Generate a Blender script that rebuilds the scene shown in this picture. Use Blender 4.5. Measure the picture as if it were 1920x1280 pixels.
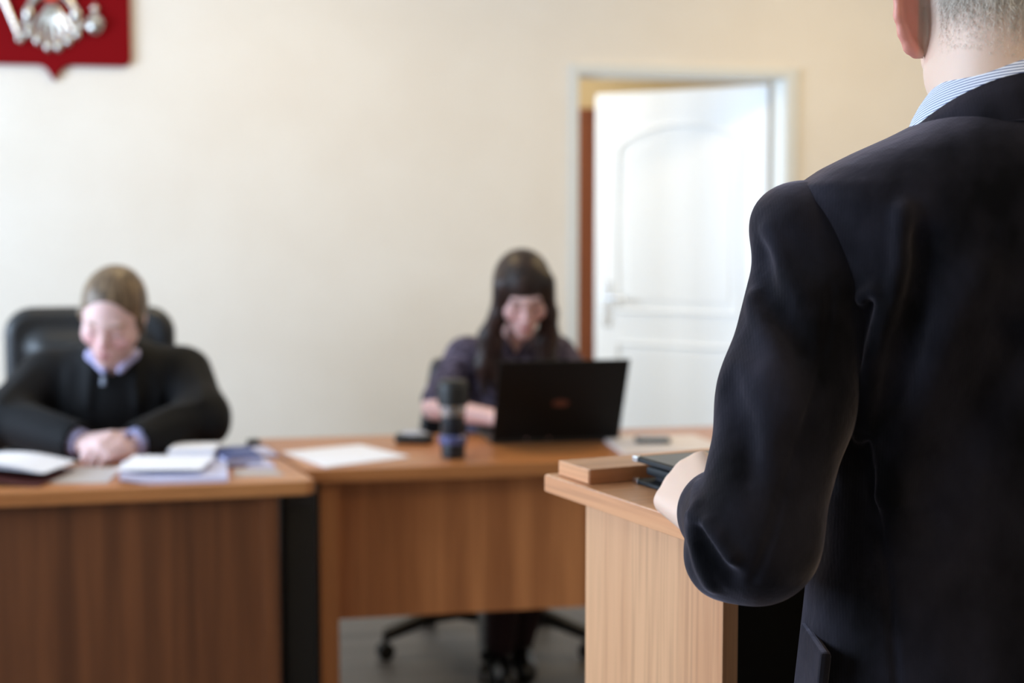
import bpy, bmesh, math, random
import numpy as np
from mathutils import Vector, Matrix
random.seed(7); RNG = np.random.default_rng(7)
for o in list(bpy.data.objects): bpy.data.objects.remove(o, do_unlink=True)
SC = bpy.context.scene; COL = SC.collection
PI = math.pi
def R(d): return math.radians(d)
def lin(c): return tuple(((v/255)/12.92 if v/255 <= .04045 else ((v/255+.055)/1.055)**2.4) for v in c)

# ---------------------------------------------------------------- camera
cam_d = bpy.data.cameras.new('camera'); cam = bpy.data.objects.new('camera', cam_d); COL.objects.link(cam)
cam.location = (0, 0, 1.37)
cam_d.sensor_width = 36.0; cam_d.lens = 50.0; cam_d.clip_start = .05
PITCH = math.atan((640-430)/2667.0)
cam.rotation_euler = (PI/2-PITCH, 0, -R(11))
cam_d.dof.use_dof = True; cam_d.dof.focus_distance = 1.36; cam_d.dof.aperture_fstop = 3.4; cam_d.dof.aperture_blades = 7
SC.camera = cam
SC.view_settings.view_transform = 'Standard'; SC.view_settings.look = 'None'
SC.view_settings.gamma = 1; SC.view_settings.use_curve_mapping = False
SC.view_settings.exposure = 0.24

# ---------------------------------------------------------------- world and lights
W = bpy.data.worlds.new('sky'); SC.world = W; W.use_nodes = True
W.node_tree.nodes['Background'].inputs[0].default_value = (.75, .87, 1, 1)
W.node_tree.nodes['Background'].inputs[1].default_value = 1.5
def area(name, loc, rot, sx, sy, energy, color):
    d = bpy.data.lights.new(name, 'AREA'); d.shape = 'RECTANGLE'; d.size = sx; d.size_y = sy; d.energy = energy; d.color = color
    o = bpy.data.objects.new(name, d); COL.objects.link(o); o.location = loc; o.rotation_euler = rot; return o
WIN = [(-1.7, -.3), (1.25, 2.65), (3.3, 4.9)]           # left-wall windows, y to y; the first is added to light the neck
WZ0, WZ1 = .85, 2.45
XL, XR, YB, YF, ZC = -3.0, 4.2, 6.0, -2.6, 3.0
WIN_POWER = [12, 80, 85]
for (a, b), e in zip(WIN, WIN_POWER):
    area('window_daylight', (XL-.02, (a+b)/2, (WZ0+WZ1)/2), (0, -PI/2, 0), WZ1-WZ0-.1, b-a-.1, e, (.62, .785, 1.0))
for x, y, e in ((.1, 4.6, 14), (2.5, 4.6, 20), (1.3, .1, 15)):
    area('ceiling_lamp_light', (x, y, ZC-.08), (0, 0, 0), .55, .55, e, (1, .74, .38))
area('corridor_window_daylight', (-.58, 7.0, 1.6), (0, -PI/2, 0), 1.3, 1.3, 40, (.66, .82, 1.0))  # added unseen light that brightens the white door leaf
area('corridor_lamp_light', (1.3, 7.0, 2.62), (0, 0, 0), .5, .5, 12, (1, .84, .62))

# ---------------------------------------------------------------- materials
def mat(name, rgb, rough=.5, metal=0, sheen=0, spec=.5, sub=0, coat=0):
    m = bpy.data.materials.new(name); m.use_nodes = True
    b = m.node_tree.nodes['Principled BSDF']
    b.inputs['Base Color'].default_value = (*lin(rgb), 1); b.inputs['Roughness'].default_value = rough
    b.inputs['Metallic'].default_value = metal; b.inputs['Specular IOR Level'].default_value = spec
    b.inputs['Sheen Weight'].default_value = sheen; b.inputs['Coat Weight'].default_value = coat
    if sub: b.inputs['Subsurface Weight'].default_value = sub; b.inputs['Subsurface Radius'].default_value = (.012, .004, .002); b.inputs['Subsurface Scale'].default_value = 1
    return m
def N(m, t, **kw):
    n = m.node_tree.nodes.new(t)
    for k, v in kw.items(): setattr(n, k, v)
    return n
def L(m, a, b): m.node_tree.links.new(a, b)
def BS(m): return m.node_tree.nodes['Principled BSDF']
def noisy(name, c1, c2, scale=(4, 4, 4), detail=3, rough=.5, lo=.35, hi=.65, bump=0, bscale=200, **kw):
    """colour wanders between c1 and c2 with stretched noise in object space, optional fine bump"""
    m = mat(name, c1, rough, **kw)
    tc = N(m, 'ShaderNodeTexCoord'); mp = N(m, 'ShaderNodeMapping'); mp.inputs['Scale'].default_value = scale
    nz = N(m, 'ShaderNodeTexNoise'); nz.inputs['Scale'].default_value = 1; nz.inputs['Detail'].default_value = detail
    cr = N(m, 'ShaderNodeValToRGB')
    cr.color_ramp.elements[0].position = lo; cr.color_ramp.elements[0].color = (*lin(c1), 1)
    cr.color_ramp.elements[1].position = hi; cr.color_ramp.elements[1].color = (*lin(c2), 1)
    L(m, tc.outputs['Object'], mp.inputs['Vector']); L(m, mp.outputs['Vector'], nz.inputs['Vector'])
    L(m, nz.outputs['Fac'], cr.inputs['Fac']); L(m, cr.outputs['Color'], BS(m).inputs['Base Color'])
    if bump:
        n2 = N(m, 'ShaderNodeTexNoise'); n2.inputs['Scale'].default_value = bscale; n2.inputs['Detail'].default_value = 2
        bp = N(m, 'ShaderNodeBump'); bp.inputs['Strength'].default_value = bump; bp.inputs['Distance'].default_value = .002
        L(m, tc.outputs['Object'], n2.inputs['Vector']); L(m, n2.outputs['Fac'], bp.inputs['Height']); L(m, bp.outputs['Normal'], BS(m).inputs['Normal'])
    return m
def wood(name, light, dark, axis, rough=.4, f=9.0):
    sc = [f*2.2]*3; sc['xyz'.index(axis)] = f*.07
    m = noisy(name, dark, light, tuple(sc), 4, rough, .36, .62)
    nt = m.node_tree
    tc = [n for n in nt.nodes if n.type == 'TEX_COORD'][0]
    mp = N(m, 'ShaderNodeMapping'); s2 = [160]*3; s2['xyz'.index(axis)] = 4; mp.inputs['Scale'].default_value = s2
    nz = N(m, 'ShaderNodeTexNoise'); nz.inputs['Scale'].default_value = 1; nz.inputs['Detail'].default_value = 2
    mx = N(m, 'ShaderNodeMix', data_type='RGBA', blend_type='MULTIPLY'); mx.inputs[0].default_value = .55
    cr2 = N(m, 'ShaderNodeValToRGB'); cr2.color_ramp.elements[0].position = .3; cr2.color_ramp.elements[0].color = (.62, .58, .55, 1); cr2.color_ramp.elements[1].position = .55; cr2.color_ramp.elements[1].color = (1, 1, 1, 1)
    cr = [n for n in nt.nodes if n.type == 'VALTORGB' and n != cr2][0]
    L(m, tc.outputs['Object'], mp.inputs['Vector']); L(m, mp.outputs['Vector'], nz.inputs['Vector']); L(m, nz.outputs['Fac'], cr2.inputs['Fac'])
    L(m, cr.outputs['Color'], mx.inputs[6]); L(m, cr2.outputs['Color'], mx.inputs[7]); L(m, mx.outputs[2], BS(m).inputs['Base Color'])
    return m
def attr_mat(name, rough=.5, sub=0, bump=0, bscale=400, **kw):
    """base colour from the mesh's own colour attribute (skin with lips and brows, printed cloth)"""
    m = mat(name, (200, 170, 150), rough, sub=sub, **kw)
    a = N(m, 'ShaderNodeVertexColor'); a.layer_name = 'Col'; L(m, a.outputs['Color'], BS(m).inputs['Base Color'])
    if bump:
        tc = N(m, 'ShaderNodeTexCoord'); n2 = N(m, 'ShaderNodeTexNoise'); n2.inputs['Scale'].default_value = bscale
        bp = N(m, 'ShaderNodeBump'); bp.inputs['Strength'].default_value = bump; bp.inputs['Distance'].default_value = .001
        L(m, tc.outputs['Object'], n2.inputs['Vector']); L(m, n2.outputs['Fac'], bp.inputs['Height']); L(m, bp.outputs['Normal'], BS(m).inputs['Normal'])
    return m
M = {}
M['wall'] = noisy('wall_paint', (238, 230, 219), (241, 234, 224), (3, 3, 3), 2, .85, bump=.08, bscale=260, spec=.2)
M['corridor'] = noisy('corridor_paint', (222, 196, 150), (228, 203, 158), (3, 3, 3), 2, .85, spec=.2)
M['ceiling'] = mat('ceiling_paint', (240, 238, 230), .9, spec=.2)
M['floor'] = wood('floor_laminate', (106, 104, 104), (84, 82, 83), 'x', .45, 6)
M['white'] = mat('white_enamel', (244, 246, 248), .35)
M['trim'] = mat('trim_enamel', (226, 228, 226), .4)
M['glass'] = mat('window_glass', (255, 255, 255), .02); BS(M['glass']).inputs['Transmission Weight'].default_value = 1
M['brown_door'] = wood('brown_door_veneer', (150, 88, 58), (128, 70, 44), 'z', .45)
M['desk_z'] = wood('desk_veneer_upright', (120, 70, 38), (92, 51, 25), 'z', .42)  # shade and vignetting put into the left desk's fronts as darker colour
M['desk_z_light'] = wood('desk_veneer_upright_paler', (200, 130, 78), (166, 102, 58), 'z', .42)  # same veneer, lit copy for the second desk; brighter light put in colour
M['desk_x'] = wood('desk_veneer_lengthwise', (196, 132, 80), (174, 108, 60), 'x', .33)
M['lec_z'] = wood('lectern_veneer_upright', (222, 168, 124), (198, 138, 96), 'z', .42, 7)
M['lec_x'] = wood('lectern_veneer_lengthwise', (220, 164, 118), (192, 130, 86), 'x', .38, 7)
M['lec_y'] = wood('lectern_veneer_edge', (226, 164, 116), (204, 130, 84), 'y', .38, 7)
M['dark_in'] = mat('dark_lining', (26, 20, 18), .8)  # shade of the lectern's inside, put in as dark colour
M['black_plastic'] = mat('black_plastic', (18, 18, 19), .45)
M['black_leather'] = noisy('black_leather', (20, 22, 26), (28, 30, 34), (6, 6, 6), 3, .42, bump=.25, bscale=180)
M['dark_case'] = mat('dark_case', (26, 26, 34), .5)
M['steel'] = mat('polished_steel', (200, 202, 206), .22, 1)
M['silver'] = mat('silvered_relief', (214, 212, 206), .22, 1)
M['red'] = mat('emblem_red', (124, 0, 8), .75, spec=.12)
M['orange_red'] = mat('chest_shield_red', (226, 74, 52), .4)
M['paper'] = mat('white_paper', (238, 240, 250), .8, spec=.2)
M['paper_lilac'] = mat('lilac_paper', (206, 208, 238), .8, spec=.2)
M['paper_grey'] = mat('grey_paper', (188, 182, 182), .8, spec=.2)
M['paper_cream'] = mat('cream_paper', (230, 222, 222), .8, spec=.2)
M['blue_folder'] = mat('blue_card', (50, 70, 130), .5)
M['maroon'] = mat('maroon_cover', (78, 30, 28), .5)
M['folio'] = noisy('folio_leather', (20, 24, 28), (28, 32, 36), (9, 9, 9), 3, .6, bump=.15, bscale=350, spec=.3)
M['folio_gloss'] = noisy('folio_glossy_leather', (22, 25, 27), (30, 33, 34), (9, 9, 9), 3, .28, bump=.06, bscale=350)
M['mug_blue'] = mat('mug_blue_grey', (92, 96, 140), .35, .4)
M['mug_dark'] = mat('mug_dark', (14, 18, 28), .3)
M['lid_black'] = mat('laptop_lid', (9, 9, 9), .6, spec=.25)
M['logo'] = mat('laptop_mark', (96, 52, 40), .5)
M['screen'] = mat('laptop_screen', (20, 22, 26), .15)
M['keys'] = mat('laptop_keys', (24, 24, 26), .5)
M['pale_plastic'] = mat('pale_grey_plastic', (176, 178, 190), .4)

# ---------------------------------------------------------------- mesh helpers
class MB:
    def __init__(s): s.bm = bmesh.new()
    def add(s, b2):
        me = bpy.data.meshes.new('t'); b2.to_mesh(me); b2.free(); s.bm.from_mesh(me); bpy.data.meshes.remove(me); return s
    def box(s, c, d, rot=None, bev=0, seg=2):
        b = bmesh.new(); bmesh.ops.create_cube(b, size=1)
        bmesh.ops.scale(b, vec=d, verts=b.verts)
        if bev: bmesh.ops.bevel(b, geom=b.edges[:], offset=bev, segments=seg, profile=.6, affect='EDGES')
        if rot is not None: bmesh.ops.rotate(b, cent=(0, 0, 0), matrix=rot, verts=b.verts)
        bmesh.ops.translate(b, vec=c, verts=b.verts); return s.add(b)
    def b2(s, x0, x1, y0, y1, z0, z1, bev=0): return s.box(((x0+x1)/2, (y0+y1)/2, (z0+z1)/2), (x1-x0, y1-y0, z1-z0), None, bev)
    def prism(s, poly, z0, z1, bev=0, seg=2):
        b = bmesh.new(); lo = [b.verts.new((x, y, z0)) for x, y in poly]; hi = [b.verts.new((x, y, z1)) for x, y in poly]
        b.faces.new(lo[::-1]); b.faces.new(hi); n = len(poly)
        for i in range(n): b.faces.new((lo[i], lo[(i+1) % n], hi[(i+1) % n], hi[i]))
        bmesh.ops.recalc_face_normals(b, faces=b.faces)
        if bev: bmesh.ops.bevel(b, geom=b.edges[:], offset=bev, segments=seg, profile=.6, affect='EDGES')
        return s.add(b)
    def lathe(s, prof, n=32, c=(0, 0, 0), mtx=None):
        b = bmesh.new(); rings = []
        for r, z in prof: rings.append([b.verts.new((r*math.cos(2*PI*i/n), r*math.sin(2*PI*i/n), z)) for i in range(n)])
        for a, c2 in zip(rings, rings[1:]):
            for i in range(n): b.faces.new((a[i], a[(i+1) % n], c2[(i+1) % n], c2[i]))
        b.faces.new(rings[0][::-1]); b.faces.new(rings[-1])
        if mtx is not None: bmesh.ops.transform(b, matrix=mtx, verts=b.verts)
        bmesh.ops.translate(b, vec=c, verts=b.verts); return s.add(b)
    def tube(s, pts, rad, n=12, flat=1.0):
        b = bmesh.new(); P = [Vector(p) for p in pts]; rings = []
        if not hasattr(rad, '__len__'): rad = [rad]*len(P)
        for i, p in enumerate(P):
            t = (P[min(i+1, len(P)-1)]-P[max(i-1, 0)]).normalized()
            u = t.cross(Vector((0, 0, 1)));
            if u.length < .05: u = t.cross(Vector((1, 0, 0)))
            u.normalize(); v = u.cross(t)
            rings.append([b.verts.new(p+(u*math.cos(2*PI*k/n)+v*math.sin(2*PI*k/n)*flat)*rad[i]) for k in range(n)])
        for a, c in zip(rings, rings[1:]):
            for k in range(n): b.faces.new((a[k], a[(k+1) % n], c[(k+1) % n], c[k]))
        b.faces.new(rings[0][::-1]); b.faces.new(rings[-1]); bmesh.ops.recalc_face_normals(b, faces=b.faces)
        return s.add(b)
    def sheet(s, fn, nu, nv, th=.0006):
        """a thin closed sheet: fn(u,v)->point for the underside"""
        b = bmesh.new(); g = [[[b.verts.new(Vector(fn(i/nu, j/nv))+Vector((0, 0, k*th))) for j in range(nv+1)] for i in range(nu+1)] for k in (0, 1)]
        for i in range(nu):
            for j in range(nv):
                b.faces.new((g[0][i][j], g[0][i][j+1], g[0][i+1][j+1], g[0][i+1][j])); b.faces.new((g[1][i][j], g[1][i+1][j], g[1][i+1][j+1], g[1][i][j+1]))
        for i in range(nu):
            for j in (0, nv): b.faces.new((g[0][i][j], g[0][i+1][j], g[1][i+1][j], g[1][i][j]))
        for j in range(nv):
            for i in (0, nu): b.faces.new((g[0][i][j], g[0][i][j+1], g[1][i][j+1], g[1][i][j]))
        bmesh.ops.recalc_face_normals(b, faces=b.faces); return s.add(b)
    def build(s, name, m, parent=None, smooth=False, loc=None, rz=0):
        me = bpy.data.meshes.new(name); s.bm.to_mesh(me); s.bm.free()
        o = bpy.data.objects.new(name, me); COL.objects.link(o); me.materials.append(M[m] if isinstance(m, str) else m)
        if smooth:
            me.shade_smooth()
            try: me.set_sharp_from_angle(angle=R(38))
            except Exception: pass
        if parent: o.parent = parent
        if loc: o.location = loc
        if rz: o.rotation_euler.z = rz
        return o
def thing(name, label, cat, loc=(0, 0, 0), rz=0, group=None):
    o = bpy.data.objects.new(name, None); COL.objects.link(o); o.location = loc; o.rotation_euler.z = rz
    o.empty_display_size = .1; return tag(o, label, cat, group)
def tag(o, label, cat, group=None, kind=None):
    o['label'] = label; o['category'] = cat
    if group: o['group'] = group
    if kind: o['kind'] = kind
    return o
def struct(o): o['kind'] = 'structure'; return o

# ---------------------------------------------------------------- the room
DX0, DX1, DZ = 1.438, 2.413, 2.05          # door opening in the back wall
WT = .14
w = MB(); w.b2(XL-.2, DX0, YB, YB+WT, 0, ZC); w.b2(DX1, XR, YB, YB+WT, 0, ZC); w.b2(DX0, DX1, YB, YB+WT, DZ, ZC)
struct(w.build('wall_back', 'wall'))
w = MB(); ys = [YF]+[v for p in WIN for v in p]+[YB]
for i in range(0, len(ys), 2): w.b2(XL-.2, XL, ys[i], ys[i+1], 0, ZC)
for a, b in WIN: w.b2(XL-.2, XL, a, b, 0, WZ0); w.b2(XL-.2, XL, a, b, WZ1, ZC)
struct(w.build('wall_left', 'wall'))
struct(MB().b2(XR, XR+.15, YF, YB+WT, 0, ZC).build('wall_right', 'wall'))
struct(MB().b2(XL-.2, XR+.15, YF-.15, YF, 0, ZC).build('wall_front', 'corridor'))
struct(MB().b2(XL-.2, XR+.15, YF-.15, 8.2, -.1, 0).build('floor', 'floor'))
struct(MB().b2(XL-.2, XR+.15, YF-.15, YB+WT, ZC, ZC+.1).build('ceiling', 'ceiling'))
for i, (a, b) in enumerate(WIN):
    f = MB()
    for y0, y1, z0, z1 in ((a, a+.06, WZ0, WZ1), (b-.06, b, WZ0, WZ1), (a, b, WZ0, WZ0+.06), (a, b, WZ1-.06, WZ1), ((a+b)/2-.03, (a+b)/2+.03, WZ0, WZ1)):
        f.b2(XL-.14, XL-.08, y0, y1, z0, z1)
    fo = struct(f.build('window_%d' % (i+1), 'white'))
    MB().b2(XL-.115, XL-.105, a+.05, b-.05, WZ0+.05, WZ1-.05).build('pane', 'glass', fo)
    MB().b2(XL-.1, XL+.12, a-.05, b+.05, WZ0-.035, WZ0-.002, .006).build('window_sill', 'white', fo)
for nm, args in (('baseboard_back', [(XL, DX0-.06, YB-.015, YB, 0, .07), (DX1+.06, XR, YB-.015, YB, 0, .07)]), ('baseboard_left', [(XL, XL+.015, YF, YB-.015, 0, .07)]), ('baseboard_right', [(XR-.015, XR, YF, YB-.015, 0, .07)])):
    w = MB()
    for a in args: w.b2(*a)
    struct(w.build(nm, 'trim'))
# corridor behind the door
w = MB(); w.b2(-.6, 4.2, 7.9, 8.05, 0, 2.75); w.b2(-.75, -.6, YB+WT, 8.05, 0, .9); w.b2(-.75, -.6, YB+WT, 8.05, 2.3, 2.75); w.b2(-.75, -.6, YB+WT, 6.3, .9, 2.3); w.b2(-.75, -.6, 7.7, 8.05, .9, 2.3); w.b2(4.2, 4.35, YB+WT, 8.05, 0, 2.75)
struct(w.build('wall_corridor', 'corridor'))
struct(MB().b2(-.75, 4.35, YB+WT, 8.05, 2.75, 2.85).build('ceiling_corridor', 'ceiling'))
# door frame: casing boards on the wall and the lining inside the opening
w = MB(); tw, tl = .036, .021
w.b2(DX0-tl, DX0+.018, YB-.018, YB, 0, DZ+.025, .004); w.b2(DX1-.018, DX1+tw, YB-.018, YB, 0, DZ+.025, .004); w.b2(DX0-tl, DX1+tw, YB-.019, YB, DZ-.018, DZ+.025, .004)
struct(w.build('trim_1', 'trim'))
w = MB(); w.b2(DX0, DX0+.02, YB, YB+WT, 0, DZ); w.b2(DX1-.02, DX1, YB, YB+WT, 0, DZ); w.b2(DX0, DX1, YB, YB+WT, DZ-.02, DZ)
struct(w.build('trim_2', 'trim'))
# white door leaf, hinged on the right, standing ajar into the corridor
def door_leaf(name, loc, rz, wd, ht, m, arched=True):
    d = thing(name, '', 'door', loc, rz); del d['label']; del d['category']; struct(d)
    s = MB().b2(-wd, 0, -.02, .02, .01, ht, .004).build('leaf', m, d)
    if arched:
        for side in (-1, 1):
            for z0, z1, arch in ((.98, ht-.16, .1), (.2, .82, 0)):
                xa, xb = -wd+.13, -.13; pts = [(xa, z0), (xb, z0)]
                n = 14
                for i in range(n+1):
                    t = i/n; x = xb+(xa-xb)*t; pts.append((x, z1-arch+arch*math.sin(PI*t)**.7 if arch else z1))
                pts.append(pts[0])
                MB().tube([(x, side*.0205, z) for x, z in pts], .009, 8).build('panel_moulding', m, s)
                inn = [(x*.86+(xa+xb)/2*.14, z*.9+(z0+z1)/2*.1) for x, z in pts[:-1]]
                b = MB(); b.prism(inn, -.004, .004, .003)
                o = b.build('raised_panel', m, s); o.rotation_euler = (PI/2, 0, 0); o.location = (0, side*.0205, 0)
    hx = -wd+.07
    for side in (-1, 1):
        MB().b2(hx-.02, hx+.02, side*.0235-.0035, side*.0235+.0035, .9, 1.12, .003).build('handle_plate', 'steel', d)
        MB().tube([(hx, side*.025, 1.04), (hx, side*.06, 1.04), (hx+.02, side*.066, 1.04), (hx+.12, side*.066, 1.035)], .009, 10).build('door_handle', 'steel', d, True)
    return d
door_leaf('door_1', (2.385, 6.155, 0), R(-44), .895, 2.022, 'white')
door_leaf('door_2', (2.42, 7.895, 0), 0, .85, 2.0, 'brown_door', False)
w = MB(); w.b2(1.50, 1.565, 7.87, 7.9, 0, 2.0); w.b2(2.425, 2.49, 7.87, 7.9, 0, 2.0); w.b2(1.50, 2.49, 7.87, 7.9, 2.0, 2.05)
struct(w.build('trim_3', 'brown_door'))

# ---------------------------------------------------------------- implicit surfaces (bodies, clothes, relief)
def V3(p): return np.asarray(p, float)
def cone(a, b, ra, rb, k=.01): a, b = V3(a), V3(b); return dict(t='cone', a=a, b=b, ra=ra, rb=rb, k=k, c=(a+b)/2, br=np.linalg.norm(a-b)/2+max(ra, rb))
def ell(c, r, k=.01, rot=None): return dict(t='ell', c=V3(c), r=V3(r), k=k, rot=rot, br=max(r))
def sub(p, k=None):
    p = dict(p); p['op'] = 'sub'
    if k is not None: p['k'] = k
    return p
def func(f, c, br, k=.01): return dict(t='func', f=f, c=V3(c), br=br, k=k)
def fold(pts, w, h): pts = [V3(p) for p in pts]; A = np.array(pts); c = A.mean(0); return dict(t='fold', pts=pts, w=w, h=h, c=c, br=np.linalg.norm(A-c, axis=1).max()+3*w, k=0, op='fold')
def d_prim(p, P):
    if p['t'] == 'cone':
        ba = p['b']-p['a']; l2 = max(ba@ba, 1e-12); rr = p['ra']-p['rb']; a2 = l2-rr*rr; il2 = 1/l2
        pa = P-p['a']; y = pa@ba
        if a2 <= 1e-9: return np.minimum(np.linalg.norm(pa, axis=1)-p['ra'], np.linalg.norm(P-p['b'], axis=1)-p['rb'])
        z = y-l2; q = pa*l2-ba[None, :]*y[:, None]; x2 = (q*q).sum(1); y2 = y*y*l2; z2 = z*z*l2
        kk = np.sign(rr)*rr*rr*x2
        d = (np.sqrt(x2*a2*il2)+y*rr)*il2-p['ra']
        c1 = np.sign(z)*a2*z2 > kk; d = np.where(c1, np.sqrt(x2+z2)*il2-p['rb'], d)
        c2 = (~c1) & (np.sign(y)*a2*y2 < kk); return np.where(c2, np.sqrt(x2+y2)*il2-p['ra'], d)
    if p['t'] == 'ell':
        q = P-p['c']
        if p['rot'] is not None: q = q@p['rot']
        k0 = np.linalg.norm(q/p['r'], axis=1); k1 = np.linalg.norm(q/(p['r']**2), axis=1)+1e-9
        return np.where(k0 < .05, -p['r'].min(), k0*(k0-1)/k1)
    if p['t'] == 'func': return p['f'](P)
def seg_d(P, pts):
    d = np.full(len(P), 9.)
    for a, b in zip(pts, pts[1:]):
        ba = b-a; t = np.clip((P-a)@ba/max(ba@ba, 1e-12), 0, 1); d = np.minimum(d, np.linalg.norm(P-a-t[:, None]*ba, axis=1))
    return d
def ev(prims, P, cull=True):
    lo, hi = P.min(0), P.max(0); d = np.full(len(P), 1.0)
    for p in prims:
        if cull:
            q = np.maximum(np.maximum(lo-p['c'], p['c']-hi), 0)
            if np.linalg.norm(q)-p['br'] > .05: continue
        op = p.get('op')
        if op == 'fold':
            s = seg_d(P, p['pts']); d = d-p['h']*np.exp(-(s/p['w'])**2); continue
        x = d_prim(p, P); k = p['k']
        if op == 'sub':
            x = -x; h = np.maximum(k-np.abs(d-x), 0)/k if k else 0; d = np.maximum(d, x)+(h*h*k/4 if k else 0)
        else:
            h = np.maximum(k-np.abs(d-x), 0)/k if k else 0; d = np.minimum(d, x)-(h*h*k/4 if k else 0)
    return d
def nets(prims, lo, hi, h):
    """surface nets on a narrow band -> verts, quads"""
    lo = V3(lo); B = 8; nb = np.ceil((V3(hi)-lo)/(h*B)).astype(int); n = nb*B+1
    ii = np.stack(np.meshgrid(*[np.arange(k) for k in nb], indexing='ij'), -1).reshape(-1, 3)
    cen = lo+(ii+.5)*B*h; dc = np.concatenate([ev(prims, c, True) for c in np.array_split(cen, max(1, len(cen)//400))])
    keep = np.abs(dc) < B*h*.87*1.5+.012
    D = np.repeat(np.repeat(np.repeat(dc.reshape(nb), B, 0), B, 1), B, 2).astype(np.float32)
    D = np.pad(D, ((0, 1),)*3, mode='edge')
    g = np.stack(np.meshgrid(*[np.arange(B+1)]*3, indexing='ij'), -1).reshape(-1, 3)
    blocks = ii[keep]
    for ch in np.array_split(blocks, max(1, len(blocks)//6)):
        idx = (ch[:, None, :]*B+g[None]).reshape(-1, 3)
        D[idx[:, 0], idx[:, 1], idx[:, 2]] = ev(prims, lo+idx*h)
    S = D < 0
    c = [S[a:n[0]-1+a, b:n[1]-1+b, e:n[2]-1+e] for a in (0, 1) for b in (0, 1) for e in (0, 1)]
    tot = sum(x.astype(np.int8) for x in c); act = (tot > 0) & (tot < 8)
    ci = np.argwhere(act); vid = np.full(act.shape, -1, np.int32); vid[tuple(ci.T)] = np.arange(len(ci))
    acc = np.zeros((len(ci), 3)); cnt = np.zeros(len(ci))
    cor = [(a, b, e) for a in (0, 1) for b in (0, 1) for e in (0, 1)]
    for i in range(8):
        for j in range(i+1, 8):
            if sum(abs(x-y) for x, y in zip(cor[i], cor[j])) != 1: continue
            A = D[tuple((ci+cor[i]).T)].astype(float); Bv = D[tuple((ci+cor[j]).T)].astype(float)
            m = (A < 0) != (Bv < 0); t = np.where(m, A/np.where(m, A-Bv, 1), 0)
            pt = np.array(cor[i])+t[:, None]*(np.array(cor[j])-np.array(cor[i])); acc += np.where(m[:, None], pt, 0); cnt += m
    verts = lo+(ci+acc/cnt[:, None])*h; quads = []
    for ax in range(3):
        a1, a2 = (ax+1) % 3, (ax+2) % 3
        s0 = [slice(1, n[k]-1) for k in range(3)]; s0[ax] = slice(0, n[ax]-1); s1 = list(s0); s1[ax] = slice(1, n[ax])
        X = S[tuple(s0)] != S[tuple(s1)]; e = np.argwhere(X)
        off = np.array([s.start for s in s0]); e = e+off; ins = S[tuple(e.T)]
        def q(d1, d2):
            f = e.copy(); f[:, a1] -= d1; f[:, a2] -= d2; return vid[tuple(f.T)]
        Q = np.stack([q(0, 0), q(1, 0), q(1, 1), q(0, 1)], 1); Q[~ins] = Q[~ins][:, ::-1]; quads.append(Q)
    Q = np.concatenate(quads); Q = Q[(Q >= 0).all(1)]
    return verts, Q
def solid(name, prims, lo, hi, h, m, parent=None, colf=None, smooth_it=0):
    v, q = nets(prims, lo, hi, h)
    me = bpy.data.meshes.new(name); me.vertices.add(len(v)); me.vertices.foreach_set('co', v.astype(np.float32).ravel())
    me.loops.add(4*len(q)); me.polygons.add(len(q)); me.loops.foreach_set('vertex_index', q.astype(np.int32).ravel())
    me.polygons.foreach_set('loop_start', np.arange(0, 4*len(q), 4, dtype=np.int32))
    me.polygons.foreach_set('loop_total', np.full(len(q), 4, np.int32))
    me.update(calc_edges=True); me.validate(); me.shade_smooth()
    if colf is not None:
        c = np.ones((len(v), 4), np.float32); c[:, :3] = colf(v); a = me.color_attributes.new('Col', 'FLOAT_COLOR', 'POINT'); a.data.foreach_set('color', c.ravel())
    me.materials.append(M[m] if isinstance(m, str) else m)
    o = bpy.data.objects.new(name, me); COL.objects.link(o)
    if parent: o.parent = parent
    if smooth_it:
        md = o.modifiers.new('relax', 'SMOOTH'); md.factor = .5; md.iterations = smooth_it
    return o
def rot(yaw=0, pitch=0, roll=0):
    """columns = head axes in the world; yaw 0 looks along +y, pitch<0 looks down"""
    return np.array(Matrix.Rotation(yaw, 3, 'Z') @ Matrix.Rotation(pitch, 3, 'X') @ Matrix.Rotation(roll, 3, 'Y'))
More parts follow.
